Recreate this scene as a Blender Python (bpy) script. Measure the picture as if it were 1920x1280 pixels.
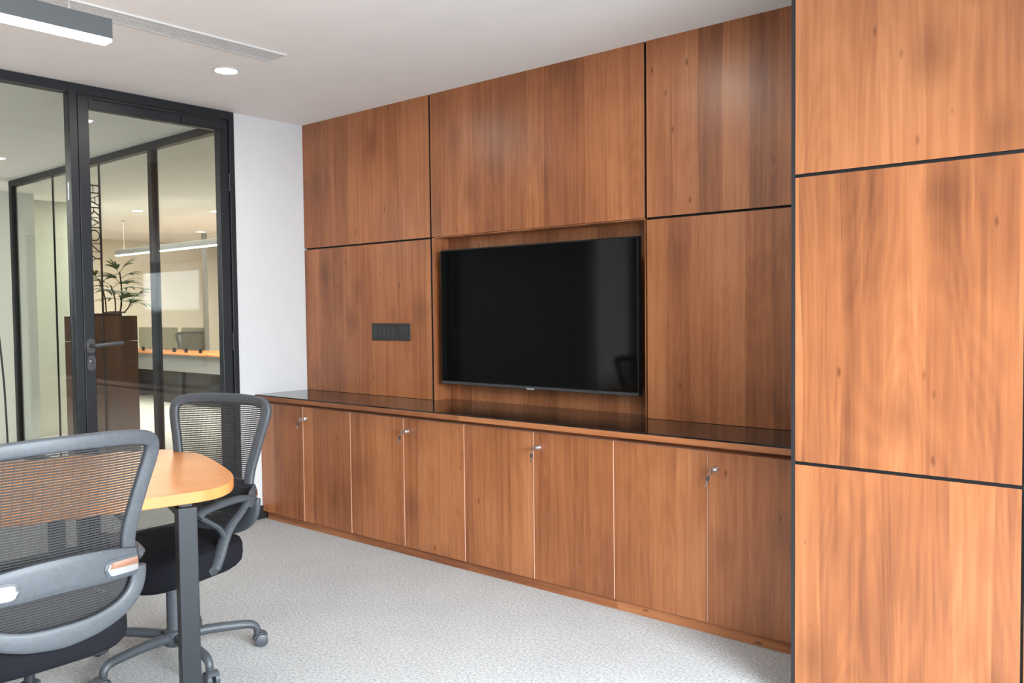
import bpy, bmesh, math, random
from mathutils import Vector, Matrix
PI = math.pi
random.seed(7)
scene = bpy.context.scene
for o in list(bpy.data.objects):
    bpy.data.objects.remove(o)
COL = scene.collection

# ------------------------------------------------------------------ camera
CAM = Vector((4.7436, -3.4498, 1.3198))
yaw, pitch, roll, fpx = .7053, -.0377, -.0114, 1600.0
Fw = Vector((-math.sin(yaw)*math.cos(pitch), math.cos(yaw)*math.cos(pitch), math.sin(pitch)))
Rt = Vector((math.cos(yaw), math.sin(yaw), 0))
Up = Rt.cross(Fw)
R2 = Rt*math.cos(roll) + Up*math.sin(roll)
U2 = -Rt*math.sin(roll) + Up*math.cos(roll)
cd = bpy.data.cameras.new('camera')
cd.sensor_width = 36.0
cd.lens = 36.0*fpx/1920.0
cd.clip_start = 0.05
cam = bpy.data.objects.new('camera', cd)
cam.matrix_world = Matrix.Translation(CAM) @ Matrix((R2, U2, -Fw)).transposed().to_4x4()
COL.objects.link(cam)
scene.camera = cam

# ------------------------------------------------------------------ world, daylight, exposure
H = 2.5495
scene.view_settings.view_transform = 'Standard'
scene.view_settings.look = 'None'
scene.view_settings.gamma = 1.0
scene.view_settings.use_curve_mapping = False
scene.view_settings.exposure = 1.63
w = bpy.data.worlds.new('sky')
scene.world = w
w.use_nodes = True
wb = w.node_tree.nodes['Background']
wb.inputs['Color'].default_value = (.86, .93, 1.0, 1)
wb.inputs['Strength'].default_value = 2.6

def area(name, loc, direction, sx, sy, watts, color):
    l = bpy.data.lights.new(name, 'AREA')
    l.shape = 'RECTANGLE'; l.size = sx; l.size_y = sy
    l.energy = watts; l.color = color
    o = bpy.data.objects.new(name, l)
    o.location = loc
    o.rotation_euler = Vector(direction).to_track_quat('-Z', 'Y').to_euler()
    COL.objects.link(o)
    return o
WIN_Y0, WIN_Y1, WIN_Z0, WIN_Z1 = -3.9, -1.25, 0.08, 2.08
area('window_daylight', (7.2, (WIN_Y0+WIN_Y1)/2, 3.2), (-1, 0, -.45), 3.4, 4.0, 900, (.87, .945, 1.0))

# ------------------------------------------------------------------ materials
MAT = {}
def newmat(name):
    m = bpy.data.materials.new(name); m.use_nodes = True
    MAT[name] = m
    return m, m.node_tree.nodes, m.node_tree.links, m.node_tree.nodes['Principled BSDF']

def plain(name, col, rough=.5, metal=0.0, spec=.5, noise=0.0, nscale=40.0, bump=0.0):
    m, N, L, B = newmat(name)
    B.inputs['Roughness'].default_value = rough
    B.inputs['Metallic'].default_value = metal
    B.inputs['Specular IOR Level'].default_value = spec
    tc = N.new('ShaderNodeTexCoord')
    nz = N.new('ShaderNodeTexNoise'); nz.inputs['Scale'].default_value = nscale
    nz.inputs['Detail'].default_value = 3
    L.new(tc.outputs['Object'], nz.inputs['Vector'])
    r = N.new('ShaderNodeValToRGB')
    k = noise
    r.color_ramp.elements[0].position = .3; r.color_ramp.elements[1].position = .7
    r.color_ramp.elements[0].color = (col[0]*(1-k), col[1]*(1-k), col[2]*(1-k), 1)
    r.color_ramp.elements[1].color = (min(1, col[0]*(1+k)), min(1, col[1]*(1+k)), min(1, col[2]*(1+k)), 1)
    L.new(nz.outputs['Fac'], r.inputs['Fac'])
    L.new(r.outputs['Color'], B.inputs['Base Color'])
    if bump:
        b = N.new('ShaderNodeBump'); b.inputs['Strength'].default_value = bump; b.inputs['Distance'].default_value = .01
        L.new(nz.outputs['Fac'], b.inputs['Height']); L.new(b.outputs['Normal'], B.inputs['Normal'])
    return m

def emit(name, col, strength):
    m, N, L, B = newmat(name)
    B.inputs['Base Color'].default_value = (*col, 1)
    B.inputs['Emission Color'].default_value = (*col, 1)
    B.inputs['Emission Strength'].default_value = strength
    return m

def glass(name, tint, f0=.04):
    m, N, L, B = newmat(name)
    N.remove(B)
    out = N['Material Output']
    tr = N.new('ShaderNodeBsdfTransparent'); tr.inputs['Color'].default_value = (*tint, 1)
    gl = N.new('ShaderNodeBsdfGlossy'); gl.inputs['Roughness'].default_value = 0.0
    lw = N.new('ShaderNodeLayerWeight'); lw.inputs['Blend'].default_value = .5
    p = N.new('ShaderNodeMath'); p.operation = 'POWER'; p.inputs[1].default_value = 5
    ma = N.new('ShaderNodeMath'); ma.operation = 'MULTIPLY_ADD'; ma.inputs[1].default_value = 1-f0; ma.inputs[2].default_value = f0
    mx = N.new('ShaderNodeMixShader')
    L.new(lw.outputs['Facing'], p.inputs[0]); L.new(p.outputs[0], ma.inputs[0]); L.new(ma.outputs[0], mx.inputs['Fac'])
    L.new(tr.outputs[0], mx.inputs[1]); L.new(gl.outputs[0], mx.inputs[2]); L.new(mx.outputs[0], out.inputs['Surface'])
    return m

def wood(name, dark, mid, light, rough=.36, axis='wall', spec=.5, strip=.125):
    """Laminate with strips, streaks, cathedral figure and knots.  axis 'wall': grain along z, across x+y; 'table': grain along y, across x."""
    m, N, L, B = newmat(name)
    def math_(op, a, b=None, c=None):
        n = N.new('ShaderNodeMath'); n.operation = op
        for i, v in enumerate((a, b, c)):
            if v is None: continue
            if isinstance(v, (int, float)): n.inputs[i].default_value = v
            else: L.new(v, n.inputs[i])
        return n.outputs[0]
    def comb(x, y, z):
        n = N.new('ShaderNodeCombineXYZ')
        for i, v in enumerate((x, y, z)):
            if isinstance(v, (int, float)): n.inputs[i].default_value = v
            else: L.new(v, n.inputs[i])
        return n.outputs[0]
    def noise(vec, scale, detail=3, rough_=.55):
        n = N.new('ShaderNodeTexNoise'); n.inputs['Scale'].default_value = scale
        n.inputs['Detail'].default_value = detail; n.inputs['Roughness'].default_value = rough_
        L.new(vec, n.inputs['Vector']); return n.outputs['Fac']
    tc = N.new('ShaderNodeTexCoord'); sp = N.new('ShaderNodeSeparateXYZ'); L.new(tc.outputs['Object'], sp.inputs[0])
    oi = N.new('ShaderNodeObjectInfo')
    rnd = math_('MULTIPLY', oi.outputs['Random'], 61.0)
    if axis == 'wall':
        u0 = math_('ADD', sp.outputs['X'], sp.outputs['Y']); v0 = sp.outputs['Z']
    elif axis == 'rail':
        u0 = math_('ADD', sp.outputs['Z'], sp.outputs['Y']); v0 = sp.outputs['X']
    else:
        u0 = sp.outputs['X']; v0 = sp.outputs['Y']
    u = math_('ADD', u0, rnd)
    v = math_('ADD', v0, math_('MULTIPLY', oi.outputs['Random'], 17.0))
    wob = noise(comb(u, math_('MULTIPLY', v, .3), 0.0), 3.0, 1)
    us = math_('MULTIPLY_ADD', wob, .05, u)
    sid = math_('FLOOR', math_('DIVIDE', us, strip))
    wn = N.new('ShaderNodeTexWhiteNoise'); wn.noise_dimensions = '1D'; L.new(sid, wn.inputs['W'])
    s = wn.outputs['Value']
    s20 = math_('MULTIPLY', s, 20.0)
    streak = noise(comb(math_('MULTIPLY', u, 46.0), math_('MULTIPLY', v, 1.3), s20), 1.0, 4, .6)
    fine = noise(comb(math_('MULTIPLY', u, 240.0), math_('MULTIPLY', v, 6.0), s20), 1.0, 2, .6)
    fig = noise(comb(math_('MULTIPLY', u, 7.5), math_('MULTIPLY', v, .85), s20), 1.0, 0, .4)
    ring = math_('SINE', math_('MULTIPLY', fig, 95.0))
    blot = noise(comb(math_('MULTIPLY', u, 3.2), math_('MULTIPLY', v, 1.7), 3.0), 1.0, 2, .5)
    t = math_('MULTIPLY_ADD', s, .36, -.02)
    t = math_('MULTIPLY_ADD', streak, .74, t)
    t = math_('MULTIPLY_ADD', fine, .16, t)
    t = math_('MULTIPLY_ADD', ring, .032, t)
    t = math_('MULTIPLY_ADD', blot, .55, t)
    t = math_('SUBTRACT', t, .455)
    ramp = N.new('ShaderNodeValToRGB'); cr = ramp.color_ramp
    cr.elements[0].position = .05; cr.elements[0].color = (*dark, 1)
    cr.elements[1].position = .92; cr.elements[1].color = (*light, 1)
    e = cr.elements.new(.45); e.color = (*mid, 1)
    L.new(t, ramp.inputs['Fac'])
    # knots: soft halo and dark eye
    kv = N.new('ShaderNodeTexVoronoi'); kv.inputs['Scale'].default_value = 1.0
    jit = noise(comb(math_('MULTIPLY', u, 30.0), math_('MULTIPLY', v, 14.0), 0.0), 1.0, 2)
    L.new(comb(math_('MULTIPLY_ADD', jit, .06, math_('MULTIPLY', u, 4.2)), math_('MULTIPLY_ADD', jit, .06, math_('MULTIPLY', v, 2.3)), 9.0), kv.inputs['Vector'])
    kr = N.new('ShaderNodeMapRange'); kr.inputs['From Min'].default_value = .05; kr.inputs['From Max'].default_value = .30
    kr.inputs['To Min'].default_value = .42; kr.inputs['To Max'].default_value = 0.0
    L.new(kv.outputs['Distance'], kr.inputs['Value'])
    kv2 = N.new('ShaderNodeTexVoronoi'); kv2.inputs['Scale'].default_value = 1.0
    L.new(comb(math_('MULTIPLY_ADD', jit, .05, math_('MULTIPLY', u, 11.0)), math_('MULTIPLY', v, 4.2), 4.0), kv2.inputs['Vector'])
    kr2 = N.new('ShaderNodeMapRange'); kr2.inputs['From Min'].default_value = .03; kr2.inputs['From Max'].default_value = .095
    kr2.inputs['To Min'].default_value = .75; kr2.inputs['To Max'].default_value = 0.0
    L.new(kv2.outputs['Distance'], kr2.inputs['Value'])
    kk = math_('MAXIMUM', kr.outputs[0], kr2.outputs[0])
    mx = N.new('ShaderNodeMix'); mx.data_type = 'RGBA'
    L.new(kk, mx.inputs['Factor']); L.new(ramp.outputs['Color'], mx.inputs['A'])
    mx.inputs['B'].default_value = (dark[0]*.62, dark[1]*.6, dark[2]*.6, 1)
    L.new(mx.outputs['Result'], B.inputs['Base Color'])
    B.inputs['Roughness'].default_value = rough
    B.inputs['Specular IOR Level'].default_value = spec
    bp = N.new('ShaderNodeBump'); bp.inputs['Strength'].default_value = .04; bp.inputs['Distance'].default_value = .002
    L.new(streak, bp.inputs['Height']); L.new(bp.outputs['Normal'], B.inputs['Normal'])
    return m

WOOD = wood('wood_laminate', (.16, .049, .018), (.335, .117, .042), (.52, .215, .088))
RAILWOOD = wood('wood_laminate_horizontal', (.16, .049, .018), (.335, .117, .042), (.52, .215, .088), axis='rail')
TABLEWOOD = wood('table_laminate', (.40, .135, .042), (.56, .215, .068), (.68, .30, .11), rough=.34, spec=.35, axis='table', strip=.2)
DARKWOOD = wood('dark_laminate', (.10, .035, .018), (.17, .062, .03), (.24, .09, .045))
EDGE = plain('pale_edge_band', (.84, .55, .40), .45)
BLACK = plain('black_groove', (.012, .011, .012), .6)
FRAME = plain('black_powder_coat', (.014, .016, .020), .40, spec=.36, noise=.1)
TRIM = plain('grey_trim', (.022, .021, .023), .5, spec=.3)
WHITE = plain('white_paint', (.62, .62, .63), .75, noise=.015, nscale=6)
OFFWHITE = plain('ceiling_paint', (.86, .84, .815), .85, noise=.015, nscale=4)
WARMWALL = plain('warm_wall_paint', (.82, .77, .68), .8)
GREENWALL = plain('pale_green_wall_paint', (.72, .76, .75), .8)
BASEB = plain('black_baseboard', (.012, .012, .012), .5)
PLASTIC = plain('black_plastic', (.050, .056, .065), .50, spec=.5, noise=.12, nscale=90)
FABRIC = plain('black_fabric', (.008, .008, .011), .95, spec=.15, noise=.3, nscale=400, bump=.2)
MESHF = plain('mesh_thread', (.022, .021, .022), .8, noise=.2, nscale=300)
CHROME = plain('chrome', (.80, .80, .81), .14, 1.0)
STEEL = plain('brushed_nickel', (.55, .54, .52), .3, 1.0)
SCREEN = plain('tv_screen', (.002, .0024, .0024), .06, spec=.32)
BEZEL = plain('tv_bezel', (.007, .007, .008), .4, spec=.25)
GREYTXT = plain('grey_badge', (.35, .35, .36), .4)
BLACKGLASS = plain('black_glass', (.010, .008, .008), .05, spec=.6)
ALU = plain('white_aluminium', (.62, .61, .60), .45)
SLOTDARK = plain('diffuser_shadow', (.20, .20, .20), .7)
PENDBODY = plain('pendant_body', (.075, .08, .085), .4)
LIT = emit('pendant_diffuser', (1.0, .97, .90), 14.0)
LITOFF = emit('office_pendant_diffuser', (1.0, .96, .88), 7.0)
SPOT = emit('downlight_lens', (1.0, .95, .86), 95.0)
GLASS = glass('clear_glass', (.915, .938, .925))
WGLASS = glass('window_glass', (.97, .98, .98))
SCRGLASS = glass('smoked_acrylic', (.60, .60, .55), .05)
LEAF = plain('palm_leaf', (.10, .20, .04), .45, noise=.35, nscale=15)
STEM = plain('palm_stem', (.07, .06, .03), .8, noise=.3)
SOIL = plain('dark_soil', (.02, .015, .01), .95, noise=.4)
GREYMETAL = plain('grey_metal', (.25, .25, .25), .4, .6)

def carpet():
    m, N, L, B = newmat('grey_carpet')
    tc = N.new('ShaderNodeTexCoord')
    n1 = N.new('ShaderNodeTexNoise'); n1.inputs['Scale'].default_value = 95; n1.inputs['Detail'].default_value = 4; n1.inputs['Roughness'].default_value = .7
    n2 = N.new('ShaderNodeTexNoise'); n2.inputs['Scale'].default_value = 3; n2.inputs['Detail'].default_value = 2
    L.new(tc.outputs['Object'], n1.inputs['Vector']); L.new(tc.outputs['Object'], n2.inputs['Vector'])
    r = N.new('ShaderNodeValToRGB')
    r.color_ramp.elements[0].position = .34; r.color_ramp.elements[0].color = (.29, .29, .29, 1)
    r.color_ramp.elements[1].position = .66; r.color_ramp.elements[1].color = (.56, .56, .562, 1)
    L.new(n1.outputs['Fac'], r.inputs['Fac'])
    r2 = N.new('ShaderNodeValToRGB')
    r2.color_ramp.elements[0].position = .3; r2.color_ramp.elements[0].color = (.93, .93, .93, 1)
    r2.color_ramp.elements[1].position = .7; r2.color_ramp.elements[1].color = (1, 1, 1, 1)
    L.new(n2.outputs['Fac'], r2.inputs['Fac'])
    mx = N.new('ShaderNodeMix'); mx.data_type = 'RGBA'; mx.blend_type = 'MULTIPLY'; mx.inputs['Factor'].default_value = 1
    L.new(r.outputs['Color'], mx.inputs['A']); L.new(r2.outputs['Color'], mx.inputs['B'])
    L.new(mx.outputs['Result'], B.inputs['Base Color'])
    B.inputs['Roughness'].default_value = .95; B.inputs['Specular IOR Level'].default_value = .1
    bp = N.new('ShaderNodeBump'); bp.inputs['Strength'].default_value = .5; bp.inputs['Distance'].default_value = .006
    L.new(n1.outputs['Fac'], bp.inputs['Height']); L.new(bp.outputs['Normal'], B.inputs['Normal'])
    return m
CARPET = carpet()

# ------------------------------------------------------------------ builders
def link(name, me, mats, parent=None, loc=(0, 0, 0), smooth=False):
    if not isinstance(mats, (list, tuple)): mats = [mats]
    if not me.materials:
        for m in mats: me.materials.append(m)
    if smooth:
        for p in me.polygons: p.use_smooth = True
    o = bpy.data.objects.new(name, me)
    COL.objects.link(o)
    o.location = loc
    if parent: o.parent = parent
    return o

def empty(name, loc=(0, 0, 0), rz=0.0):
    o = bpy.data.objects.new(name, None); o.empty_display_size = .1
    o.location = loc; o.rotation_euler = (0, 0, rz)
    COL.objects.link(o); return o

def tag(o, label=None, cat=None, group=None, kind=None):
    if label: o['label'] = label
    if cat: o['category'] = cat
    if group: o['group'] = group
    if kind: o['kind'] = kind
    return o

class MB:
    def __init__(self): self.v = []; self.f = []; self.m = []
    def add(self, vs, fs, mi=0):
        b = len(self.v); self.v += [tuple(p) for p in vs]
        self.f += [tuple(i+b for i in f) for f in fs]; self.m += [mi]*len(fs)
        return self
    def box(self, x0, x1, y0, y1, z0, z1, mi=0, faces=None):
        vs = [(x0, y0, z0), (x1, y0, z0), (x1, y1, z0), (x0, y1, z0), (x0, y0, z1), (x1, y0, z1), (x1, y1, z1), (x0, y1, z1)]
        fs = [(0, 3, 2, 1), (4, 5, 6, 7), (0, 1, 5, 4), (1, 2, 6, 5), (2, 3, 7, 6), (3, 0, 4, 7)]  # bottom top front(-y) right back left
        self.add(vs, fs, mi)
        if faces:
            for i, mm in faces.items(): self.m[-6+i] = mm
        return self
    def tube(self, path, radii, n=10, closed=False, up=(0, 0, 1), mi=0, cap=True, sq=1.0):
        """path of points; radii: scalar, (w,h) or a list of those; w along side, h along up"""
        P = [Vector(p) for p in path]; k = len(P); up = Vector(up)
        rings = []
        for i in range(k):
            if closed: t = P[(i+1) % k]-P[i-1]
            else: t = P[min(i+1, k-1)]-P[max(i-1, 0)]
            t.normalize()
            s = t.cross(up)
            if s.length < 1e-4: s = t.cross(Vector((1, 0, 0)))
            s.normalize(); u = s.cross(t).normalized()
            r = radii[i] if isinstance(radii, list) else radii
            rw, rh = r if isinstance(r, (tuple, list)) else (r, r)
            q = lambda c: math.copysign(abs(c)**sq, c)
            rings.append([P[i]+s*(rw*q(math.cos(2*PI*j/n)))+u*(rh*q(math.sin(2*PI*j/n))) for j in range(n)])
        vs = [p for r in rings for p in r]; fs = []
        for i in range(k if closed else k-1):
            a = i*n; b = ((i+1) % k)*n
            for j in range(n): fs.append((a+j, a+(j+1) % n, b+(j+1) % n, b+j))
        if not closed and cap:
            fs.append(tuple(range(n-1, -1, -1))); fs.append(tuple((k-1)*n+j for j in range(n)))
        return self.add(vs, fs, mi)
    def lathe(self, prof, c=(0, 0, 0), n=20, mi=0, axis='z'):
        vs = []; k = len(prof)
        for r, z in prof:
            for j in range(n):
                a = 2*PI*j/n; x, y = r*math.cos(a), r*math.sin(a)
                p = (x, y, z) if axis == 'z' else ((z, x, y) if axis == 'x' else (x, z, y))
                vs.append((p[0]+c[0], p[1]+c[1], p[2]+c[2]))
        fs = []
        for i in range(k-1):
            for j in range(n):
                q = (i*n+j, i*n+(j+1) % n, (i+1)*n+(j+1) % n, (i+1)*n+j)
                fs.append(q if axis != 'y' else q[::-1])
        fs.append(tuple(range(n-1, -1, -1))); fs.append(tuple((k-1)*n+j for j in range(n)))
        return self.add(vs, fs, mi)
    def prism(self, poly, z0, z1, mi=0, mside=None):
        n = len(poly)
        vs = [(x, y, z0) for x, y in poly]+[(x, y, z1) for x, y in poly]
        self.add(vs, [tuple(range(n-1, -1, -1)), tuple(range(n, 2*n))], mi)
        b = len(self.v)-2*n
        for i in range(n):
            self.f.append((b+i, b+(i+1) % n, b+n+(i+1) % n, b+n+i)); self.m.append(mi if mside is None else mside)
        return self
    def mesh(self, name):
        me = bpy.data.meshes.new(name); me.from_pydata(self.v, [], self.f)
        return me
    def build(self, name, mats, parent=None, loc=(0, 0, 0), smooth=False, bevel=0, seg=2):
        me = self.mesh(name)
        bm = bmesh.new(); bm.from_mesh(me)
        bmesh.ops.recalc_face_normals(bm, faces=bm.faces)
        for f, mi in zip(bm.faces, self.m): f.material_index = mi
        if bevel:
            es = [e for e in bm.edges if len(e.link_faces) == 2 and e.calc_face_angle(0) > .6]
            bmesh.ops.bevel(bm, geom=es, offset=bevel, segments=seg, affect='EDGES', profile=.5)
        bm.to_mesh(me); bm.free()
        o = link(name, me, mats, parent, loc)
        if smooth:
            for p in me.polygons: p.use_smooth = True
            try: me.set_sharp_from_angle(angle=math.radians(38))
            except Exception: pass
        return o

def bez(pts, sub=6, closed=False):
    """Catmull-Rom through points"""
    P = [Vector(p) for p in pts]; n = len(P); out = []
    rng = n if closed else n-1
    for i in range(rng):
        p0 = P[i-1] if (closed or i > 0) else P[0]; p1 = P[i]; p2 = P[(i+1) % n]
        p3 = P[(i+2) % n] if (closed or i+2 < n) else P[-1]
        for j in range(sub):
            t = j/sub
            out.append(.5*((2*p1)+(p2-p0)*t+(2*p0-5*p1+4*p2-p3)*t*t+(3*p1-p0-3*p2+p3)*t*t*t))
    if not closed: out.append(P[-1])
    return out

def rrect(x0, x1, y0, y1, r, n=5):
    pts = []
    for cx, cy, a0 in ((x1-r, y1-r, 0), (x0+r, y1-r, PI/2), (x0+r, y0+r, PI), (x1-r, y0+r, 1.5*PI)):
        for i in range(n+1):
            a = a0+PI/2*i/n; pts.append((cx+r*math.cos(a), cy+r*math.sin(a)))
    return pts

def copy_tree(o, parent=None):
    c = o.copy(); COL.objects.link(c); c.parent = parent
    for ch in [x for x in bpy.data.objects if x.parent == o]:
        copy_tree(ch, c)
    return c

def struct(o, label, cat): return tag(o, label, cat, kind='structure')

# ------------------------------------------------------------------ room shell
struct(MB().box(-9.8, 5.7, -6.2, 5.2, -.1, 0).build('floor', CARPET), 'speckled light grey loop carpet over the whole floor', 'floor')
struct(MB().box(-9.8, 5.7, -6.2, 5.2, H, H+.12).build('ceiling', OFFWHITE), 'plain off-white painted ceiling', 'ceiling')
X1, X2, X3, S1, CT = 1.204, 2.6344, 3.70, 1.7332, .80     # panel seams on the screen wall
PX, PY = 3.628, -.7263                                     # pillar's near-left corner
wt = struct(MB().box(-.12, 5.7, .14, .30, 0, H).build('wall_screen', BLACK), 'feature wall clad in large reddish-brown wood panels around the television', 'wall')
bk = MB()
bk.box(0, X1-.012, .019, .14, 0, H); bk.box(X2+.012, X3, .019, .14, 0, H); bk.box(X1-.012, X2+.012, .019, .14, S1+.012, H)
bk.build('backing_board', BLACK, wt)
g = .0055
def panel(x0, x1, z0, z1, par, y0=0.0, y1=.018, name='wood_panel'):
    return MB().box(0, x1-x0, 0, y1-y0, 0, z1-z0, faces={0: 1, 1: 1, 3: 1, 5: 1}).build(name, [WOOD, BLACK], par, (x0, y0, z0))
panel(.002, X1-g, CT+.0015, S1-g, wt); panel(.002, X1-g, S1+g, H, wt)
panel(X1+g, X2-g, S1+g, H, wt)
panel(X2+g, X3, CT+.0015, S1-g, wt); panel(X2+g, X3, S1+g, H, wt)
panel(X1, X2, CT-.1, S1+.02, wt, .125, .14, 'niche_back_panel')
MB().box(0, .012, 0, .123, 0, S1-CT).build('niche_return', WOOD, wt, (X1+g, .002, CT))
MB().box(0, .003, 0, .123, 0, S1-CT).build('niche_return', WOOD, wt, (X2-g-.003, .002, CT))
MB().box(X1+.018, X2-.009, .004, .125, S1-.001, S1+.004).build('niche_return', WOOD, wt)

wp = struct(MB().box(PX+.006, 5.7, PY+.019, .14, 0, H).build('wall_pillar', BLACK), 'wide projecting pier clad in pale sunlit wood panels at the right', 'wall')
for k, (a, b) in enumerate(((PX+.013, 4.2905), (4.2985, 4.96), (4.968, 5.49))):
    for z0, z1 in ((.012, .806-g), (.806+g, 1.7405-g), (1.7405+g, H)):
        panel(a, b, z0, z1, wp, PY, PY+.018)
MB().box(PX, PX+.0115, PY-.001, -.02, .008, H).build('corner_trim', TRIM, wp)
for z in (.806, 1.7405):
    MB().box(PX+.013, 5.49, PY+.012, PY+.019, z-g, z+g).build('groove_strip', BLACK, wp)
MB().box(4.2905, 4.2985, PY+.010, PY+.019, 0, H).build('groove_strip', BLACK, wp)

struct(MB().box(-.12, 0, -.512, .14, 0, H).build('wall_left', WHITE), 'white painted wall between glass door and wood panelling', 'wall')
struct(MB().box(0, .012, -.512, -.02, 0, .085).build('baseboard_left', BASEB, bevel=.002), 'black skirting along the foot of the white wall', 'baseboard')
struct(MB().box(-.12, 0, -3.99, -3.42, 0, H).build('wall_left_column', WHITE), 'white column in the glazed wall behind the table', 'wall')
struct(MB().box(-.12, 5.7, -6.2, -6.0, 0, H).build('wall_back', plain('back_wall_paint', (.48, .47, .46), .8)), 'grey wall behind the camera', 'wall')
rw = MB()
rw.box(5.5, 5.65, -6.0, WIN_Y0, 0, H); rw.box(5.5, 5.65, WIN_Y1, PY+.03, 0, H)
rw.box(5.5, 5.65, WIN_Y0, WIN_Y1, 0, WIN_Z0); rw.box(5.5, 5.65, WIN_Y0, WIN_Y1, WIN_Z1, H)
struct(rw.build('wall_right', WHITE), 'white window wall at the right of the camera', 'wall')
w1 = struct(empty('window_1', (5.56, (WIN_Y0+WIN_Y1)/2, WIN_Z0)), 'wide daylight window behind the camera', 'window')
hy = (WIN_Y1-WIN_Y0)/2; hz = WIN_Z1-WIN_Z0
for a, b, c, d in ((-hy, hy, 0, .05), (-hy, hy, hz-.05, hz), (-hy, -hy+.05, .05, hz-.05), (hy-.05, hy, .05, hz-.05), (-.025, .025, .05, hz-.05)):
    MB().box(-.03, .03, a, b, c, d).build('window_frame', FRAME, w1)
for a, b in ((-hy+.05, -.025), (.025, hy-.05)):
    MB().box(-.004, .004, a, b, .05, hz-.05).build('window_pane', WGLASS, w1)

# ------------------------------------------------------------------ glass door and glazed screen in the left wall
YD0, YD1 = -1.487, -.512
d1 = struct(empty('door_1', (0, (YD0+YD1)/2, 0)), 'black-framed glass door with lever handle and room lettering', 'door')
oy = -(YD0+YD1)/2
def dpart(name, mb, mat, **k): return mb.build(name, mat, d1, (0, oy, 0), **k)
dpart('door_frame_post', MB().box(-.06, .012, YD0, YD0+.040, 0, H-.001), FRAME, bevel=.002)
dpart('door_frame_post', MB().box(-.06, .012, YD1-.034, YD1, 0, H-.001), FRAME, bevel=.002)
dpart('door_frame_head', MB().box(-.06, .012, YD0+.040, YD1-.034, H-.05, H-.001), FRAME, bevel=.002)
LY0, LY1, LZ1 = YD0+.046, YD1-.040, H-.056
dpart('door_stile', MB().box(-.045, .004, LY0, LY0+.058, .008, LZ1), FRAME, bevel=.003)
dpart('door_stile', MB().box(-.045, .004, LY1-.062, LY1, .008, LZ1), FRAME, bevel=.003)
dpart('door_rail', MB().box(-.045, .004, LY0+.058, LY1-.062, LZ1-.066, LZ1), FRAME, bevel=.003)
dpart('door_rail', MB().box(-.045, .004, LY0+.058, LY1-.062, .008, .09), FRAME, bevel=.003)
dpart('glass_pane', MB().box(-.026, -.018, LY0+.056, LY1-.060, .088, LZ1-.064), GLASS)
hb = dpart('door_handle', MB(), FRAME) if False else None
hd = MB()
ry, rz = LY0+.030, 1.148
hd.prism([(ry+a, rz+b) for a, b in rrect(-.023, .023, -.040, .040, .0225, 8)], 0, .009)
hd.v = [(z+.004, x, y) for x, y, z in hd.v]
hd.tube([(.008, ry, rz), (.045, ry, rz), (.055, ry+.008, rz+.001), (.056, ry+.03, rz+.003), (.056, ry+.155, rz+.012)], [.010, .010, .011, .011, .010], 12)
dpart('door_handle', hd, plain('gunmetal', (.10, .10, .105), .32, .6), smooth=True)
lk = MB()
lz = 1.055
lk.prism([(ry+a, lz+b) for a, b in rrect(-.023, .023, -.042, .042, .0225, 8)], 0, .010)
lk.v = [(z+.004, x, y) for x, y, z in lk.v]
lk.lathe([(.011, .012), (.011, .018), (.008, .019)], (0, ry, lz+.008), 14, axis='x')
dpart('door_lock', lk, MAT['gunmetal'], smooth=True)
dpart('strike_plate', MB().box(-.01, .006, LY0-.006, LY0-.0015, 1.130, 1.168), CHROME)
for z in (.30, 1.14, 2.12):
    dpart('hinge', MB().lathe([(.008, -.055), (.008, .055)], (.010, LY1+.003, z), 10), FRAME, smooth=True)
dpart('door_closer', MB().box(-.004, .020, LY1-.30, LY1-.02, LZ1-.060, LZ1-.012), FRAME, bevel=.004)
dpart('closer_rail', MB().box(-.004, .014, LY0+.08, LY1-.31, LZ1-.014, LZ1-.001), FRAME, bevel=.002)
# mirrored room name: strokes of each letter in (advance, height) units, read top to bottom from the far side
TH, TN = .13, .075
LET = {
 'H': (.80, [((.12, 0), (.12, 1), TH), ((.68, 0), (.68, 1), TH), ((.12, .52), (.68, .52), TN)], [.12, .68], [.12, .68]),
 'A': (.84, [((.06, 0), (.42, 1), TN), ((.42, 1), (.78, 0), TH), ((.20, .36), (.64, .36), TN)], [.06, .78], []),
 'R': (.74, [((.12, 0), (.12, 1), TH), ((.12, .97), (.42, .97), TN), ((.42, .97), (.56, .87), TH), ((.56, .87), (.56, .64), TH), ((.56, .64), (.42, .52), TH), ((.42, .52), (.12, .52), TN), ((.36, .52), (.68, 0), TH)], [.12, .68], []),
 'M': (.98, [((.12, 0), (.12, 1), TN), ((.12, 1), (.49, .02), TH), ((.49, .02), (.86, 1), TN), ((.86, 1), (.86, 0), TH)], [.12, .86], []),
 'O': (.96, [], [], []),
 'N': (.86, [((.12, 0), (.12, 1), TN), ((.12, 1), (.74, 0), TH), ((.74, 0), (.74, 1), TN)], [.12], [.74]),
 'Y': (.76, [((.38, 0), (.38, .46), TH), ((.38, .46), (.05, 1), TH), ((.38, .46), (.71, 1), TN)], [.38], [.05, .71]),
}
for i in range(20):
    a0, a1 = 2*PI*i/20, 2*PI*(i+1)/20
    th = TN+(TH-TN)*abs(math.cos((a0+a1)/2))
    LET['O'][1].append(((.48+.40*math.cos(a0), .5+.49*math.sin(a0)), (.48+.40*math.cos(a1), .5+.49*math.sin(a1)), th))
adv = 0; tot = sum(LET[c][0] for c in 'HARMONY')
hh = .054; sc = .435/tot
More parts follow.
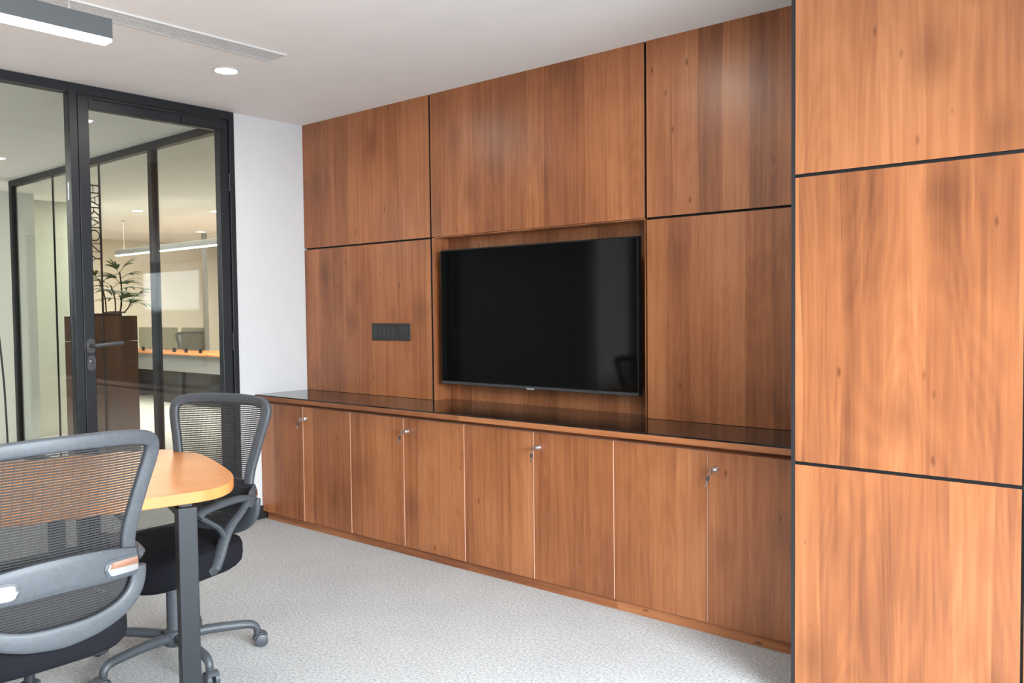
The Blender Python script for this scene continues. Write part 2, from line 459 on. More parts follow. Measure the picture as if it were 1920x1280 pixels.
for ch in 'HARMONY':
    wd, strokes, sb, stp = LET[ch]
    st = list(strokes)+[((x-.09, .012), (x+.09, .012), .03) for x in sb]+[((x-.09, .988), (x+.09, .988), .03) for x in stp]
    mb = MB()
    for (ax, ah), (bx, bh), t in st:
        A = Vector((ax*sc, ah*hh)); Bv = Vector((bx*sc, bh*hh)); dv = (Bv-A).normalized(); nv = Vector((-dv.y, dv.x))*t*hh/2
        A = A-dv*.001; Bv = Bv+dv*.001
        q = [A+nv, A-nv, Bv-nv, Bv+nv]
        vs = []
        for xx in (-.0275, -.0265):
            vs += [(xx, -1.331-p.y, 2.030-(adv*sc)-p.x) for p in q]
        mb.add(vs, [(0, 1, 2, 3), (7, 6, 5, 4), (0, 4, 5, 1), (1, 5, 6, 2), (2, 6, 7, 3), (3, 7, 4, 0)])
    adv += wd
    dpart('letter', mb, BLACK)

w2 = struct(empty('window_2', (0, -2.45, 0)), 'full-height fixed glazing in black frame beside the glass door', 'window')
def w2p(name, mb, mat): return mb.build(name, mat, w2, (0, 2.45, 0))
for ya, yb in ((-3.42, -1.488), (-6.0, -3.99)):
    w2p('glazing_frame', MB().box(-.055, .010, ya, yb, H-.052, H-.001), FRAME)
    w2p('glazing_frame', MB().box(-.055, .010, ya, yb, 0, .06), FRAME)
for ya, yb in ((-3.42, -1.488), (-6.0, -5.09), (-5.07, -3.99)):
    w2p('glass_pane', MB().box(-.026, -.018, ya+.001, yb-.001, .06, H-.052), GLASS)
w2p('glazing_frame', MB().box(-.05, .008, -5.09, -5.07, .06, H-.052), FRAME)

# ------------------------------------------------------------------ corridor and office beyond the glass
struct(MB().box(-9.6, -9.5, -.45, 5.0, 0, H).build('wall_office_far', WARMWALL), 'warm white far wall of the office seen through the glass', 'wall')
struct(MB().box(-9.6, 0, 5.0, 5.1, 0, H).build('wall_office_side', WARMWALL), 'warm white side wall of the office', 'wall')
struct(MB().box(-.12, 0, .14, 5.0, 0, H).build('wall_office_right', WARMWALL), 'office wall behind the wood panelling', 'wall')
struct(MB().box(-5.2, -5.1, -.95, -.33, 0, H).build('wall_corridor_end', GREENWALL), 'pale corridor end wall at the left edge', 'wall')
struct(MB().box(-5.1, -4.62, -.33, .06, 0, H).build('wall_office_column', GREENWALL), 'pale column behind the glass partition', 'wall')
struct(MB().box(-5.4, -5.1, -.33, .62, 0, H).build('wall_office_return', plain('grey_green_paint', (.56, .58, .53), .8)), 'grey-green wall return behind the partition', 'wall')
struct(MB().box(-9.6, -9.5, -6.0, -.45, 0, H).build('wall_corridor_far', plain('darkened_for_reflections', (.10, .10, .10), .8)), 'unseen wall deep in the corridor, darkened to dim glass reflections', 'wall')  # wall colour darkened so the partition glass reflects little brightness
struct(MB().box(-9.6, -.12, -6.2, -6.0, 0, H).build('wall_corridor_back', MAT['darkened_for_reflections']), 'unseen wall along the far side of the corridor, darkened to dim reflections', 'wall')  # same darkened colour, keeps the corridor's reflection in the television dark
PYY = -.40
w3 = struct(empty('window_3', (-2, PYY, 0)), 'black-framed glass partition of the office across the corridor', 'window')
def w3p(name, mb, mat): return mb.build(name, mat, w3, (2, -PYY, 0))
w3p('partition_rail', MB().box(-3.90, -.13, PYY-.025, PYY+.025, H-.055, H-.001), FRAME)
w3p('partition_rail', MB().box(-3.90, -.13, PYY-.025, PYY+.025, 0, .06), FRAME)
for x in (-3.87, -1.24, -.16):
    w3p('partition_post', MB().box(x-.028, x+.028, PYY-.025, PYY+.025, .06, H-.055), FRAME)
for a, b in ((-3.842, -2.983), (-2.979, -2.102), (-2.098, -1.268), (-1.212, -.188)):
    w3p('glass_pane', MB().box(a, b, PYY-.005, PYY+.005, .06, H-.055), GLASS)
for x in (-2.981, -2.10):
    w3p('joint_strip', MB().box(x-.004, x+.004, PYY-.007, PYY+.007, .06, H-.055), BLACK)

def make_downlight(loc, label, group):
    t = tag(empty('ceiling_downlight', loc), label, 'ceiling light', group)
    MB().lathe([(.062, 0), (.064, -.004), (.056, -.007), (.052, -.004), (.052, 0)], n=28).build('rim', ALU, t, smooth=True)
    MB().lathe([(.052, -.001), (.052, -.005), (.03, -.0055)], n=28).build('lens', SPOT, t)
    return t
make_downlight((.812, -1.045, H), 'round recessed ceiling light near the glass door', 'meeting room downlights')
make_downlight((2.62, -.93, H), 'round recessed ceiling light in front of the television', 'meeting room downlights')
make_downlight((-5.27, 1.45, H), 'round ceiling light above the plant, beyond the glass', 'office downlights')
make_downlight((-7.25, 3.39, H), 'small round ceiling light deep in the office beyond the glass', 'office downlights')

def make_pendant(name, loc, length, lit, label, cables):
    """linear pendant, length along local y, starting at the local origin (bottom end centre) and running to -y"""
    t = tag(empty(name, loc), label, 'pendant light')
    b = MB(); hw, hgt = .030, .080
    b.box(-hw, hw, -length, 0, .012, hgt)
    b.build('housing', PENDBODY, t, bevel=.002)
    MB().box(-hw+.001, hw-.001, -length+.002, -.002, 0, .014).build('diffuser', lit, t, bevel=.004)
    for cy in cables:
        MB().tube([(0, cy, hgt), (0, cy, H-loc[2]-.001)], .0012, 6).build('suspension_cable', ALU, t)
        MB().lathe([(.006, hgt-.001), (.006, hgt+.018), (.003, hgt+.02)], (0, cy, 0), 10).build('cable_gripper', CHROME, t, smooth=True)
        MB().lathe([(.025, H-loc[2]-.012), (.025, H-loc[2]-.001)], (0, cy, 0), 16).build('ceiling_cup', ALU, t)
    return t
make_pendant('linear_pendant', (1.75, -2.068, 2.252), 2.4, LIT, 'black linear pendant light hanging above the meeting table', (-.13, -1.2, -2.2))
op = make_pendant('linear_pendant', (-3.4, 1.86, 2.09), 3.3, LITOFF, 'black linear pendant light in the office beyond the glass', (-.2, -3.1))
op.rotation_euler = (0, 0, -PI/2)

vt = tag(empty('air_diffuser', (1.19, -2.9, H)), 'long white slotted air diffuser set in the ceiling', 'air vent')
MB().box(-.072, -.056, -1.9, 1.905, -.009, -.0005).build('flange', ALU, vt); MB().box(.056, .072, -1.9, 1.905, -.009, -.0005).build('flange', ALU, vt)
MB().box(-.056, .056, -1.9, 1.9, -.002, -.0005).build('throat', SLOTDARK, vt)
MB().box(-.056, .056, 1.885, 1.905, -.006, -.002).build('flange', ALU, vt)
for k in range(6):
    x = -.0475+k*.019
    MB().box(x-.0055, x+.0055, -1.9, 1.885, -.007, -.002).build('slat', ALU, vt)

# ------------------------------------------------------------------ low cabinets and worktop
UW = .8952; DW = UW/2; DY = -.3648; DT, DB = .744, .0505
names = ['leftmost low cabinet against the white wall', 'second low cabinet from the white wall, under the light switches', 'low cabinet under the television, third from the white wall', 'low cabinet beside the projecting pier']
for i in range(4):
    x0 = .004+i*UW
    c = tag(empty('low_cabinet', (x0, -.18, 0)), 'wooden two-door '+names[i], 'cabinet', 'row of low cabinets')
    wid = UW if i < 3 else UW-.006
    MB().box(0, wid, DY+.020-(-.18), .16, DB-.002, DT).build('carcass', EDGE, c)
    MB().box(.002, wid-.002, DY+.045+.18, .16, DT+.0005, .768).build('recess_rail', RAILWOOD, c)
    MB().box(.028 if i == 0 else 0, wid, DY+.020-(-.18), .14, .0, DB-.002, faces={5: 1}).build('plinth', [RAILWOOD, EDGE], c)
    for k in range(2):
        a, b = k*DW+.0030, (k+1)*DW-.0030
        if i == 3 and k == 1: b -= .006
        d = MB().box(0, b-a, 0, .018, 0, DT-DB, faces={0: 1, 1: 1, 3: 1, 5: 1}).build('door', [WOOD, EDGE], c, (a, DY+.18, DB))
        if k == 1:
            lx, lzz = .030, .677-DB
            if i == 3: lx = .034
            l = MB().lathe([(.0125, .001), (.0125, -.004), (.0105, -.006), (.0105, -.012), (.009, -.014)], (lx, 0, lzz), 18, axis='y').build('lock', CHROME, d, smooth=True)
            ky = MB()
            an = [.55, .35, .15, .25][i]
            ky.box(-.0016, .0016, -.030, -.013, -.0035, .0035)
            ky.prism([(p[0], p[1]) for p in rrect(-.011, .011, -.012, .012, .006, 4)], -.0012, .0012)
            nn = len(rrect(-.011, .011, -.012, .012, .006, 4))*2
            ky.v[-nn:] = [(z, x-.040, y) for x, y, z in ky.v[-nn:]]
            ky.build('key', STEEL, d, (lx, 0, lzz))
            sp = MB()
            sp.tube(bez([(0, 0, .002), (.006, -.002, -.006), (.002, -.001, -.016), (-.006, .002, -.014), (-.006, .001, -.004), (0, 0, .002)], 4), .0008, 5)
            sp.prism([(p[0], p[1]) for p in rrect(-.007, .007, -.036, -.016, .005, 4)], -.001, .001, 1)
            nn = len(rrect(-.007, .007, -.036, -.016, .005, 4))*2
            sp.v[-nn:] = [(x-.003, z, y) for x, y, z in sp.v[-nn:]]
            sp.box(-.0055, -.0005, -.001, .001, -.062, -.035, 0)
            o = sp.build('spare_key', [STEEL, PLASTIC], d, (lx-.006, -.042, lzz-.008))
            o.rotation_euler = (0, an, 0)
wk = tag(empty('worktop', (1.8, -.2, .768)), 'long cabinet top of black glass over a wood board', 'worktop')
for a, b in ((.002, 1.7935), (1.7965, 3.612)):
    MB().box(a-1.8, b-1.8, -.405+.2, .18, .0005, .025, faces={0: 1}).build('top_board', [RAILWOOD, RAILWOOD], wk, bevel=.001, seg=1)
MB().box(.002-1.8, 3.612-1.8, -.400+.2, .198, .0255, .032).build('glass_sheet', BLACKGLASS, wk, bevel=.001, seg=1)

MB().box(X1+.018-1.8, X2-.009-1.8, .1985, .324, .0255, .032).build('glass_sheet', BLACKGLASS, wk)

# ------------------------------------------------------------------ television and switch plate
tv = tag(empty('television', (1.938, 0, .902)), 'large black flat-screen television in the wood-lined niche', 'television')
TW, THt = 1.312, .756
MB().box(-TW/2, TW/2, -.006, .026, 0, THt).build('casing', BEZEL, tv, bevel=.003)
MB().box(-TW/2+.008, TW/2-.008, -.0075, -.005, .020, THt-.008).build('screen', SCREEN, tv)
MB().box(-TW/2+.001, TW/2-.001, -.0095, -.005, .001, .014).build('lower_bezel', plain('grey_bezel', (.05, .05, .055), .3), tv, bevel=.001, seg=1)
lg = MB()
for k in range(6): lg.box(-.026+k*.0088, -.0195+k*.0088, -.0105, -.009, .003, .012)
o = lg.build('maker_badge', GREYTXT, tv, (.0, 0, -.006))
MB().box(-.25, .25, .026, .124, .15, .6).build('wall_mount', BLACK, tv)

sw = tag(empty('switch_plate', (.852, 0, 1.192)), 'black modular switch and socket plate on the wood panel', 'switch')
MB().box(-.170, .062, -.009, -.0003, -.052, .052).build('plate', plain('switch_black', (.022, .022, .024), .45), sw, bevel=.004)
MB().box(.066, .170, -.009, -.0003, -.052, .052).build('plate', MAT['switch_black'], sw, bevel=.004)
SWK = plain('switch_key_black', (.035, .036, .038), .35)
for k in range(5):
    r = MB(); x = -.152+k*.0405
    r.add([(x, -.009, -.030), (x+.036, -.009, -.030), (x+.036, -.009, .030), (x, -.009, .030), (x, -.011, -.030), (x+.036, -.011, -.030), (x+.036, -.0165, .030), (x, -.0165, .030)],
          [(0, 1, 2, 3), (4, 7, 6, 5), (0, 4, 5, 1), (1, 5, 6, 2), (2, 6, 7, 3), (3, 7, 4, 0)])
    r.build('rocker_switch', SWK, sw, bevel=.001, seg=1)
r = MB()
r.add([(.082, -.009, -.03), (.154, -.009, -.03), (.154, -.009, .03), (.082, -.009, .03), (.082, -.011, -.03), (.154, -.011, -.03), (.154, -.0165, .03), (.082, -.0165, .03)],
      [(0, 1, 2, 3), (4, 7, 6, 5), (0, 4, 5, 1), (1, 5, 6, 2), (2, 6, 7, 3), (3, 7, 4, 0)])
r.build('rocker_switch', SWK, sw, bevel=.001, seg=1)

# ------------------------------------------------------------------ meeting table (turned about 17 degrees from the wall)
TA = Vector((.953, -.303)); TB = Vector((.303, .953))
to = TA*2.24+TB*(-1.096)
tb = tag(empty('meeting_table', (to.x, to.y, 0), -math.atan2(.303, .953)), 'orange-brown wooden meeting table with rounded end and black legs', 'table')
half = [(0, 0), (.12, -.001), (.22, -.006), (.30, -.018), (.37, -.040), (.42, -.066), (.462, -.102), (.488, -.150), (.500, -.205), (.507, -.28), (.512, -.40)]
LT = 2.4
r_ = [(x, y) for x, y in half]+[(.515, -.8), (.515, -LT+.8)]+[(x, -LT-y) for x, y in reversed(half[1:])]
outline = [(p.x, p.y) for p in bez([(x, y, 0) for x, y in r_]+[(0, -LT, 0)], 3)]
outline = outline+[(-x, y) for x, y in reversed(outline[1:-1])]
MB().prism(list(reversed(outline)), .714, .75, 0).build('table_top', TABLEWOOD, tb, bevel=.003)
for sx, sy_ in ((1, -.21), (-1, -.52), (1, -LT+.52), (-1, -LT+.21)):
    lg = MB()
    x = sx*.462; xb = sx*.468
    vs = [(x-.030, sy_-.030, .70), (x+.030, sy_-.030, .70), (x+.030, sy_+.030, .70), (x-.030, sy_+.030, .70)]
    vb = [(xb-.026, sy_-.030, 0), (xb+.026, sy_-.030, 0), (xb+.026, sy_+.030, 0), (xb-.026, sy_+.030, 0)]
    lg.add(vb+vs, [(0, 3, 2, 1), (4, 5, 6, 7), (0, 1, 5, 4), (1, 2, 6, 5), (2, 3, 7, 6), (3, 0, 4, 7)])
    lg.build('leg', FRAME, tb, bevel=.003)
    MB().box(min(0, x), max(0, x), sy_-.02, sy_+.02, .66, .713).build('cross_beam', FRAME, tb)
MB().box(-.025, .025, -LT+.19, -.19, .665, .7135).build('spine_beam', FRAME, tb)

# ------------------------------------------------------------------ mesh-back office chair
def yb(x, z):
    return -.232-.21*max(0, z-.66)-.2*max(0, z-.85)**2+.06*max(0, .62-z)+.55*x*x
def make_chair(base_rot):
    t = empty('office_chair')
    # upper back frame
    side = [(.186, .668), (.185, .70), (.190, .74), (.203, .795), (.219, .855), (.234, .908), (.240, .940), (.236, .963), (.214, .978), (.160, .986), (.08, .990)]
    loop = [(x, z) for x, z in side]+[(0, .991)]+[(-x, z) for x, z in reversed(side)]
    path = bez([(x, yb(x, z), z) for x, z in loop], 4)
    rad = []
    for p in path:
        k = min(1, max(0, (p.z-.90)/.06))
        rad.append((.0200+.0005*k, .012))
    fr = MB().tube(path, rad, 16, up=(0, 1, 0), sq=.5)
    fr.build('back_frame', PLASTIC, t, smooth=True)
    # lumbar bar: curved plate wrapping forward at both ends
    bx = MB(); n = 28; sec = 16; prev = None; rings = []
    for i in range(n+1):
        s = -1+2*i/n; x = .236*s
        hb_ = .047-.014*abs(s)**3
        y = yb(x, .63)-.016+(.05*max(0, abs(s)-.86)/.14 if abs(s) > .86 else 0)
        zc = .640-.016*abs(s)**2
        rings.append([(x, y+.012*math.copysign(abs(math.cos(2*PI*j/sec))**.5, math.cos(2*PI*j/sec)), zc+hb_*math.copysign(abs(math.sin(2*PI*j/sec))**.6, math.sin(2*PI*j/sec))) for j in range(sec)])
    vs = [p for r in rings for p in r]; fs = []
    for i in range(n):
        for j in range(sec): fs.append((i*sec+j, i*sec+(j+1) % sec, (i+1)*sec+(j+1) % sec, (i+1)*sec+j))
    fs += [tuple(range(sec)), tuple(n*sec+j for j in reversed(range(sec)))]
    bx.add(vs, fs); bx.build('lumbar_bar', PLASTIC, t, smooth=True)
    # lower loop
    low = [(.212, .612), (.210, .575), (.195, .540), (.158, .508), (.10, .487), (.05, .479), (0, .476)]
    low = low+[(-x, z) for x, z in reversed(low[:-1])]
    path = bez([(x, yb(x, z)-.014, z) for x, z in low], 4)
    MB().tube(path, [(.022+.008*(1-abs(p.x)/.2), .012) for p in path], 16, up=(0, 1, 0), sq=.55).build('lower_back_loop', PLASTIC, t, smooth=True)
    # chrome clips
    for s in (-1, 1):
        cl = MB(); ring = MB()
        def bend(px, pz, off):
            X = s*.164+px; return (X, yb(X, .63)-.028-off+(.05*max(0, abs(X/.236)-.86)/.14), pz+.626)
        for a_, h_, mb, o0, o1 in ((.060, .026, ring, -.012, .0020), (.052, .0185, cl, -.006, .0060)):
            nx = 22; sec = []
            for i_ in range(nx+1):
                px = -a_+2*a_*i_/nx
                e_ = max(0.0, abs(px)-(a_-h_)); hh_ = math.sqrt(max(1e-6, h_*h_-e_*e_))
                sec.append([bend(px, -hh_, o0)]+[bend(px, hh_*q, o1+.0022*(1-q*q)) for q in (-1, -.6, -.2, .2, .6, 1)]+[bend(px, hh_, o0)])
            mb.add([p for r in sec for p in r], [(8*i_+k, 8*i_+k+1, 8*i_+k+9, 8*i_+k+8) for i_ in range(nx) for k in range(7)])
        ro = ring.build('clip_surround', PLASTIC, t, smooth=True)
        cl.build('chrome_clip', CHROME, ro, smooth=True)
    # mesh: horizontal ribbons
    prof = [(.49, .10), (.51, .15), (.545, .185), (.58, .20), (.61, .20), (.64, .19), (.67, .184), (.70, .184), (.74, .189), (.795, .202), (.855, .217), (.908, .231), (.940, .235), (.962, .227), (.975, .205)]
    def hwid(z):
        for (a, b), (c, d) in zip(prof, prof[1:]):
            if a <= z <= c: return b+(d-b)*(z-a)/(c-a)
        return .1
    rb = MB(); z = .494; step = .0074; cov = .0046
    while z < .972:
        wv = hwid(z); vs = []; m = 12
        cv = cov if z > .60 else .0066
        for i in range(m+1):
            x = -wv+2*wv*i/m
            yy = yb(x, z)+.004+.010*(1-(x/wv)**2)
            vs += [(x, yy, z), (x, yy-.0006, z+cv)]
        rb.add(vs, [(2*i, 2*i+2, 2*i+3, 2*i+1) for i in range(m)])
        z += step
    # widely spaced vertical threads
    for k in range(-9, 10):
        x = k*.0235; vs = []
        zs = [.50+.47*i/22 for i in range(23)]
        zs = [q for q in zs if hwid(q) > abs(x)]
        if len(zs) < 2: continue
        for q in zs:
            wv = hwid(q); yy = yb(x, q)+.0045+.010*(1-(x/wv)**2)
            vs += [(x-.0006, yy, q), (x+.0006, yy, q)]
        rb.add(vs, [(2*i, 2*i+1, 2*i+3, 2*i+2) for i in range(len(zs)-1)])
    tag(rb.build('back_mesh', MESHF, t), kind='stuff')
    # seat cushion
    st = MB(); rings = []; n = 40
    lv = [(.374, .86), (.379, .93), (.395, .985), (.42, 1.0), (.455, .995), (.472, .97), (.482, .90), (.487, .75), (.489, .4)]
    for z, k in lv:
        r = []
        for j in range(n):
            a = 2*PI*j/n; c, s = math.cos(a), math.sin(a)
            x = .242*k*math.copysign(abs(c)**.55, c); y = .035+.238*k*math.copysign(abs(s)**.6, s)
            zz = z-(.022*max(0, (y-.12)/.15)**2 if y > .12 else 0)
            r.append((x, y, zz))
        rings.append(r)
    vs = [p for r in rings for p in r]; fs = []
    for i in range(len(lv)-1):
        for j in range(n): fs.append((i*n+j, i*n+(j+1) % n, (i+1)*n+(j+1) % n, (i+1)*n+j))
    fs += [tuple(reversed(range(n))), tuple((len(lv)-1)*n+j for j in range(n))]
    st.add(vs, fs); st.build('seat', FABRIC, t, smooth=True)
    MB().prism(rrect(-.19, .19, -.14, .21, .06), .362, .376).build('seat_pan', PLASTIC, t)
    MB().box(-.06, .06, -.07, .09, .335, .364).build('tilt_mechanism', PLASTIC, t, bevel=.01)
    MB().lathe([(.016, .085), (.019, .09), (.020, .135), (.017, .14)], (0, 0, .345), 16, axis='y').build('tension_knob', PLASTIC, t, smooth=True)
    MB().tube([(.06, .0, .36), (.17, .02, .362), (.235, .03, .352)], [.005, .005, .008], 8).build('lift_lever', PLASTIC, t, smooth=True)
    # arms
    for s in (-1, 1):
        a = MB()
        X = lambda v: s*v
        a.tube(bez([(X(.226), -.165, .622), (X(.242), -.150, .630), (X(.248), -.125, .635), (X(.249), -.09, .640), (X(.249), .0, .640), (X(.249), .095, .632), (X(.249), .125, .618)], 4), [(.024, .013)]*25, 10)
        a.tube(bez([(X(.247), -.140, .628), (X(.249), -.098, .590), (X(.248), -.040, .548), (X(.247), -.005, .50), (X(.246), .020, .45), (X(.238), .040, .405), (X(.215), .045, .392), (X(.18), .045, .394)], 4),
               [(.010+.006*min(1, i/14), .016+.010*min(1, i/14)) if i < 20 else (.026, .010) for i in range(29)], 10, up=(s, 0, 0))
        a.tube(bez([(X(.249), .115, .618), (X(.249), .075, .592), (X(.248), .02, .555), (X(.247), -.008, .515)], 4), [(.010, .014)]*13, 10, up=(s, 0, 0))
        a.build('armrest', PLASTIC, t, smooth=True)
    # column and base
    MB().lathe([(.0275, .085), (.0275, .285), (.025, .288)], n=18).build('gas_column', PLASTIC, t, smooth=True)
    MB().lathe([(.014, .285), (.014, .365)], n=14).build('piston', FRAME, t, smooth=True)
    MB().lathe([(.030, .060), (.040, .066), (.043, .085), (.040, .118), (.030, .124)], n=20).build('base_hub', PLASTIC, t, smooth=True)
    leg = cas = None
    lm = MB().tube(bez([(.028, 0, .094), (.12, 0, .100), (.22, 0, .097), (.275, 0, .092), (.298, 0, .080), (.304, 0, .064)], 4), [(.021-.007*i/20, .020-.007*i/20) for i in range(21)], 10)
    cm = MB()
    cm.lathe([(.012, .045), (.015, .066)], (.304, 0, 0), 10)
    cm2 = MB()
    for k in (-1, 1):
        cm2.lathe([(.018, k*.006), (.024, k*.007), (.0245, k*.022), (.019, k*.025)] if k > 0 else [(.019, -.025), (.0245, -.022), (.024, -.007), (.018, -.006)], (.318, 0, .0250), 16, axis='y')
    hood = MB()
    for k in range(7):
        a0, a1 = PI*.05+PI*.75*k/7, PI*.05+PI*.75*(k+1)/7
        q = []
        for a in (a0, a1):
            for rr in (.0275, .031):
                for yy in (-.021, .021): q.append((.318-rr*math.cos(a), yy, .025+rr*math.sin(a)))
        hood.add(q, [(0, 1, 5, 4), (2, 6, 7, 3), (0, 4, 6, 2), (1, 3, 7, 5), (0, 2, 3, 1), (4, 5, 7, 6)])
    first = None
    for k in range(5):
        ang = base_rot+k*2*PI/5
        if first is None:
            L0 = lm.build('base_leg', PLASTIC, t, smooth=True)
            C0 = cm2.build('caster_wheel', PLASTIC, L0, smooth=True)
            H0 = hood.build('caster_hood', PLASTIC, L0, smooth=True)
            S0 = cm.build('caster_stem', PLASTIC, L0, smooth=True)
            first = L0; L = L0
        else:
            L = first.copy(); COL.objects.link(L); L.parent = t
            for q in (C0, H0, S0):
                c = q.copy(); COL.objects.link(c); c.parent = L
        L.rotation_euler = (0, 0, ang)
    return t, [o for o in bpy.data.objects if o.parent == t and o.name.startswith('base_leg')]

ch, legs = make_chair(0.0)
def place(o, loc, rz, label, base_world, dz=0.0):
    o.location = loc; o.rotation_euler = (0, 0, rz)
    ls = [x for x in bpy.data.objects if x.parent == o and x.name.startswith('base_leg')]
    for k, l in enumerate(ls): l.rotation_euler = (0, 0, base_world-rz+k*2*PI/5)
    for x in bpy.data.objects:
        if x.parent == o and not x.name.startswith(('base_', 'gas_')): x.location.z = dz
    tag(o, label, 'chair', 'mesh-back office chairs')
place(ch, (2.170, -2.537, 0), PI/2, 'black mesh-back office chair in the left foreground, seen from behind', math.radians(20))
bpy.context.view_layer.update()
c2 = copy_tree(ch); place(c2, (1.682, -1.852, 0), PI+.284, 'black mesh-back office chair at the rounded end of the table', math.radians(-6), -.02)
CHX = -8.42
c3 = copy_tree(ch); place(c3, (CHX, 3.80, 0), PI+.9, 'black office chair behind the desk screen, seen through the glass', .3)

# ------------------------------------------------------------------ office furniture beyond the glass
pc = tag(empty('planter_cabinet', (-2.5, -.15, 0)), 'dark brown wooden planter cabinet behind the glass partition', 'planter')
MB().box(-.42, 0, -.215, .218, .05, 1.085).build('body', DARKWOOD, pc)
MB().box(-.40, -.02, -.20, .20, 0, .05).build('plinth', BLACK, pc)
pb = MB()
pb.box(-.42, 0, -.215, .218, 1.09, 1.10); pb.box(-.018, 0, -.215, .218, 1.10, 1.302); pb.box(-.42, -.402, -.215, .218, 1.10, 1.302)
pb.box(-.402, -.018, -.215, -.197, 1.10, 1.302); pb.box(-.402, -.018, .20, .218, 1.10, 1.302)
pb.build('planter_box', DARKWOOD, pc)
MB().box(-.35, -.07, -.19, .12, 1.10, 1.325).build('plant_trough', BLACK, pc)
pl = tag(empty('potted_palm', (-2.71, -.03, 1.325)), 'green lady palm growing from the planter cabinet', 'plant')
MB().lathe([(.10, .001), (.08, .012), (.03, .018)], n=14).build('soil_mound', SOIL, pl)
def fan(hub_, az, el, size, nb, spread):
    mb = MB(); d = Vector((math.cos(az)*math.cos(el), math.sin(az)*math.cos(el), math.sin(el)))
    sd = d.cross(Vector((0, 0, 1))).normalized(); nn = sd.cross(d).normalized()
    for k in range(nb):
        a = (k-(nb-1)/2)/max(1, (nb-1)/2)*spread
        dr = (d*math.cos(a)+sd*math.sin(a)).normalized(); ww = nn.cross(dr).normalized()
        ln = size*(1-.22*abs(a)/max(spread, .1))*random.uniform(.9, 1.1); vs = []
        for i in range(6):
            tt = i/5; c = Vector(hub_)+dr*ln*tt+Vector((0, 0, -1))*ln*.32*tt**2.2
            wv = .0125*(math.sin(PI*min(1, .12+tt*.86))**.7)
            vs += [c-ww*wv, c+nn*.003, c+ww*wv]
        fs = []
        for i in range(5):
            fs += [(3*i, 3*i+1, 3*i+4, 3*i+3), (3*i+1, 3*i+2, 3*i+5, 3*i+4)]
        mb.add(vs, fs)
    return mb
canes = [((0, .05, 0), (-.01, .06, .36)), ((.02, .0, 0), (.03, -.04, .24)), ((-.02, .09, 0), (.0, .15, .12)), ((0, -.07, 0), (.02, -.13, .28)), ((.03, .03, 0), (.05, .03, .15))]
fans = {0: [(1.5, .9), (-1.4, 1.1), (1.4, .55), (-1.2, .6), (.1, .35), (1.9, .25), (-1.7, .3)], 1: [(-1.5, .5), (1.3, .6), (.3, .1)], 2: [(1.5, .7), (1.2, .0), (2.6, .6)], 3: [(-1.4, .8), (1.3, .7), (-.3, .2), (1.6, .1)], 4: [(1.5, .25), (-1.5, .15), (.2, .7)]}
for ci, (b_, t_) in enumerate(canes):
    mid = ((b_[0]+t_[0])/2+.01, (b_[1]+t_[1])/2+.012, (b_[2]+t_[2])/2)
    MB().tube(bez([b_, mid, t_], 4), .006, 7).build('cane', STEM, pl, smooth=True)
    for k, (az, el) in enumerate(fans[ci]):
        az += random.uniform(-.15, .15)
        pt = Vector(t_)-Vector((0, 0, 1))*.03*k
        e = pt+Vector((math.cos(az)*math.cos(el), math.sin(az)*math.cos(el), math.sin(el)))*.06
        lf = fan(e, az, el, random.uniform(.17, .24), 5, .85)
        lf.tube([pt, e], .0025, 5)
        lf.build('leaf', LEAF, pl)

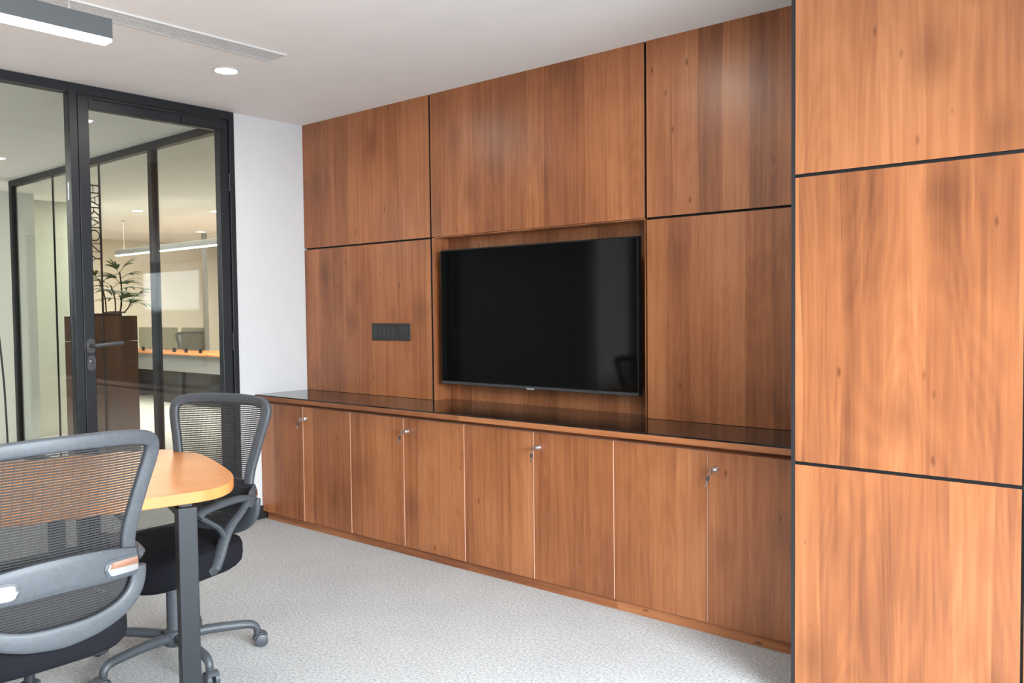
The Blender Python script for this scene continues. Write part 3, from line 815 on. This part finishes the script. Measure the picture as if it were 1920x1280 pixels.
dk = tag(empty('office_desk', (-6.4, 3.0, 0)), 'long office desk with wooden top and dark panels beyond the glass', 'desk')
MB().box(-2.5, 1.6, -.30, .40, .725, .75).build('desk_top', TABLEWOOD, dk, bevel=.002)
MB().box(-2.5, 1.6, -.24, -.22, .48, .725).build('modesty_panel', plain('grey_panel', (.22, .23, .24), .5), dk)
for x in (-2.4, -.465, 1.5):
    MB().box(x-.025, x+.025, -.20, .36, .0, .72).build('desk_leg', FRAME, dk)
for x, nm in ((-.78, 'left'), (.05, 'right')):
    p = tag(empty('drawer_pedestal', (-6.4+x-.1, 2.98, 0)), 'black drawer pedestal under the office desk, '+nm+' one', 'drawers', 'office pedestals')
    MB().box(-.36, .36, -.14, .34, .04, .64).build('body', FRAME, p, bevel=.004)
    MB().box(-.34, .34, -.13, .33, .0, .04).build('base', BLACK, p)
    for z in (.07, .26, .45):
        MB().box(-.35, .35, -.150, -.141, z, z+.175).build('drawer', BEZEL, p)
for x0, x1, nm in ((-1.8, -.62, 'left'), (-.52, .11, 'right')):
    s = tag(empty('desk_screen', (-6.4+(x0+x1)/2, 2.86, .7505)), 'grey translucent screen standing on the office desk, '+nm+' one', 'desk screen', 'desk screens')
    hw = (x1-x0)/2
    m = MB().prism(rrect(-hw, hw, .03, .36, .04), -.004, .004)
    m.v = [(x, z, y) for x, y, z in m.v]
    m.build('panel', SCRGLASS, s)
    for q in (-hw+.12, hw-.12):
        MB().box(q-.015, q+.015, -.02, .02, 0, .06).build('foot', FRAME, s, bevel=.004)
po = tag(empty('cable_pole', (-7.52, 3.60, 0)), 'grey service pole rising behind the office desk beyond the glass', 'pole')
MB().box(-.03, .03, -.03, .03, .012, H-.002).build('pole', GREYMETAL, po)
MB().box(-.05, .05, -.05, .05, 0, .012).build('foot_plate', GREYMETAL, po)
cb = MB().tube(bez([(-3.0, -.86, 1.35), (-3.0, -.845, 1.12), (-3.0, -.822, .75), (-3.0, -.81, .31), (-3.0, -.80, .02), (-3.02, -.72, .008), (-3.1, -.60, .008)], 6), .008, 8).build('black_cable', PLASTIC, smooth=True)
tag(cb, 'thin black cable curving down in the corridor at the left edge', 'cable')
area('office_fill_light', (-5.6, 2.0, H-.03), (0, 0, -1), 4.0, 2.5, 140, (1.0, .90, .74))  # added fill lamp brightening the office, no fixture behind it
area('corridor_fill_light', (-4.0, -3.7, H-.03), (0, 0, -1), 1.2, 1.8, 62, (1.0, .97, .90))  # invented fill for the corridor walls, set where its reflection stays hidden
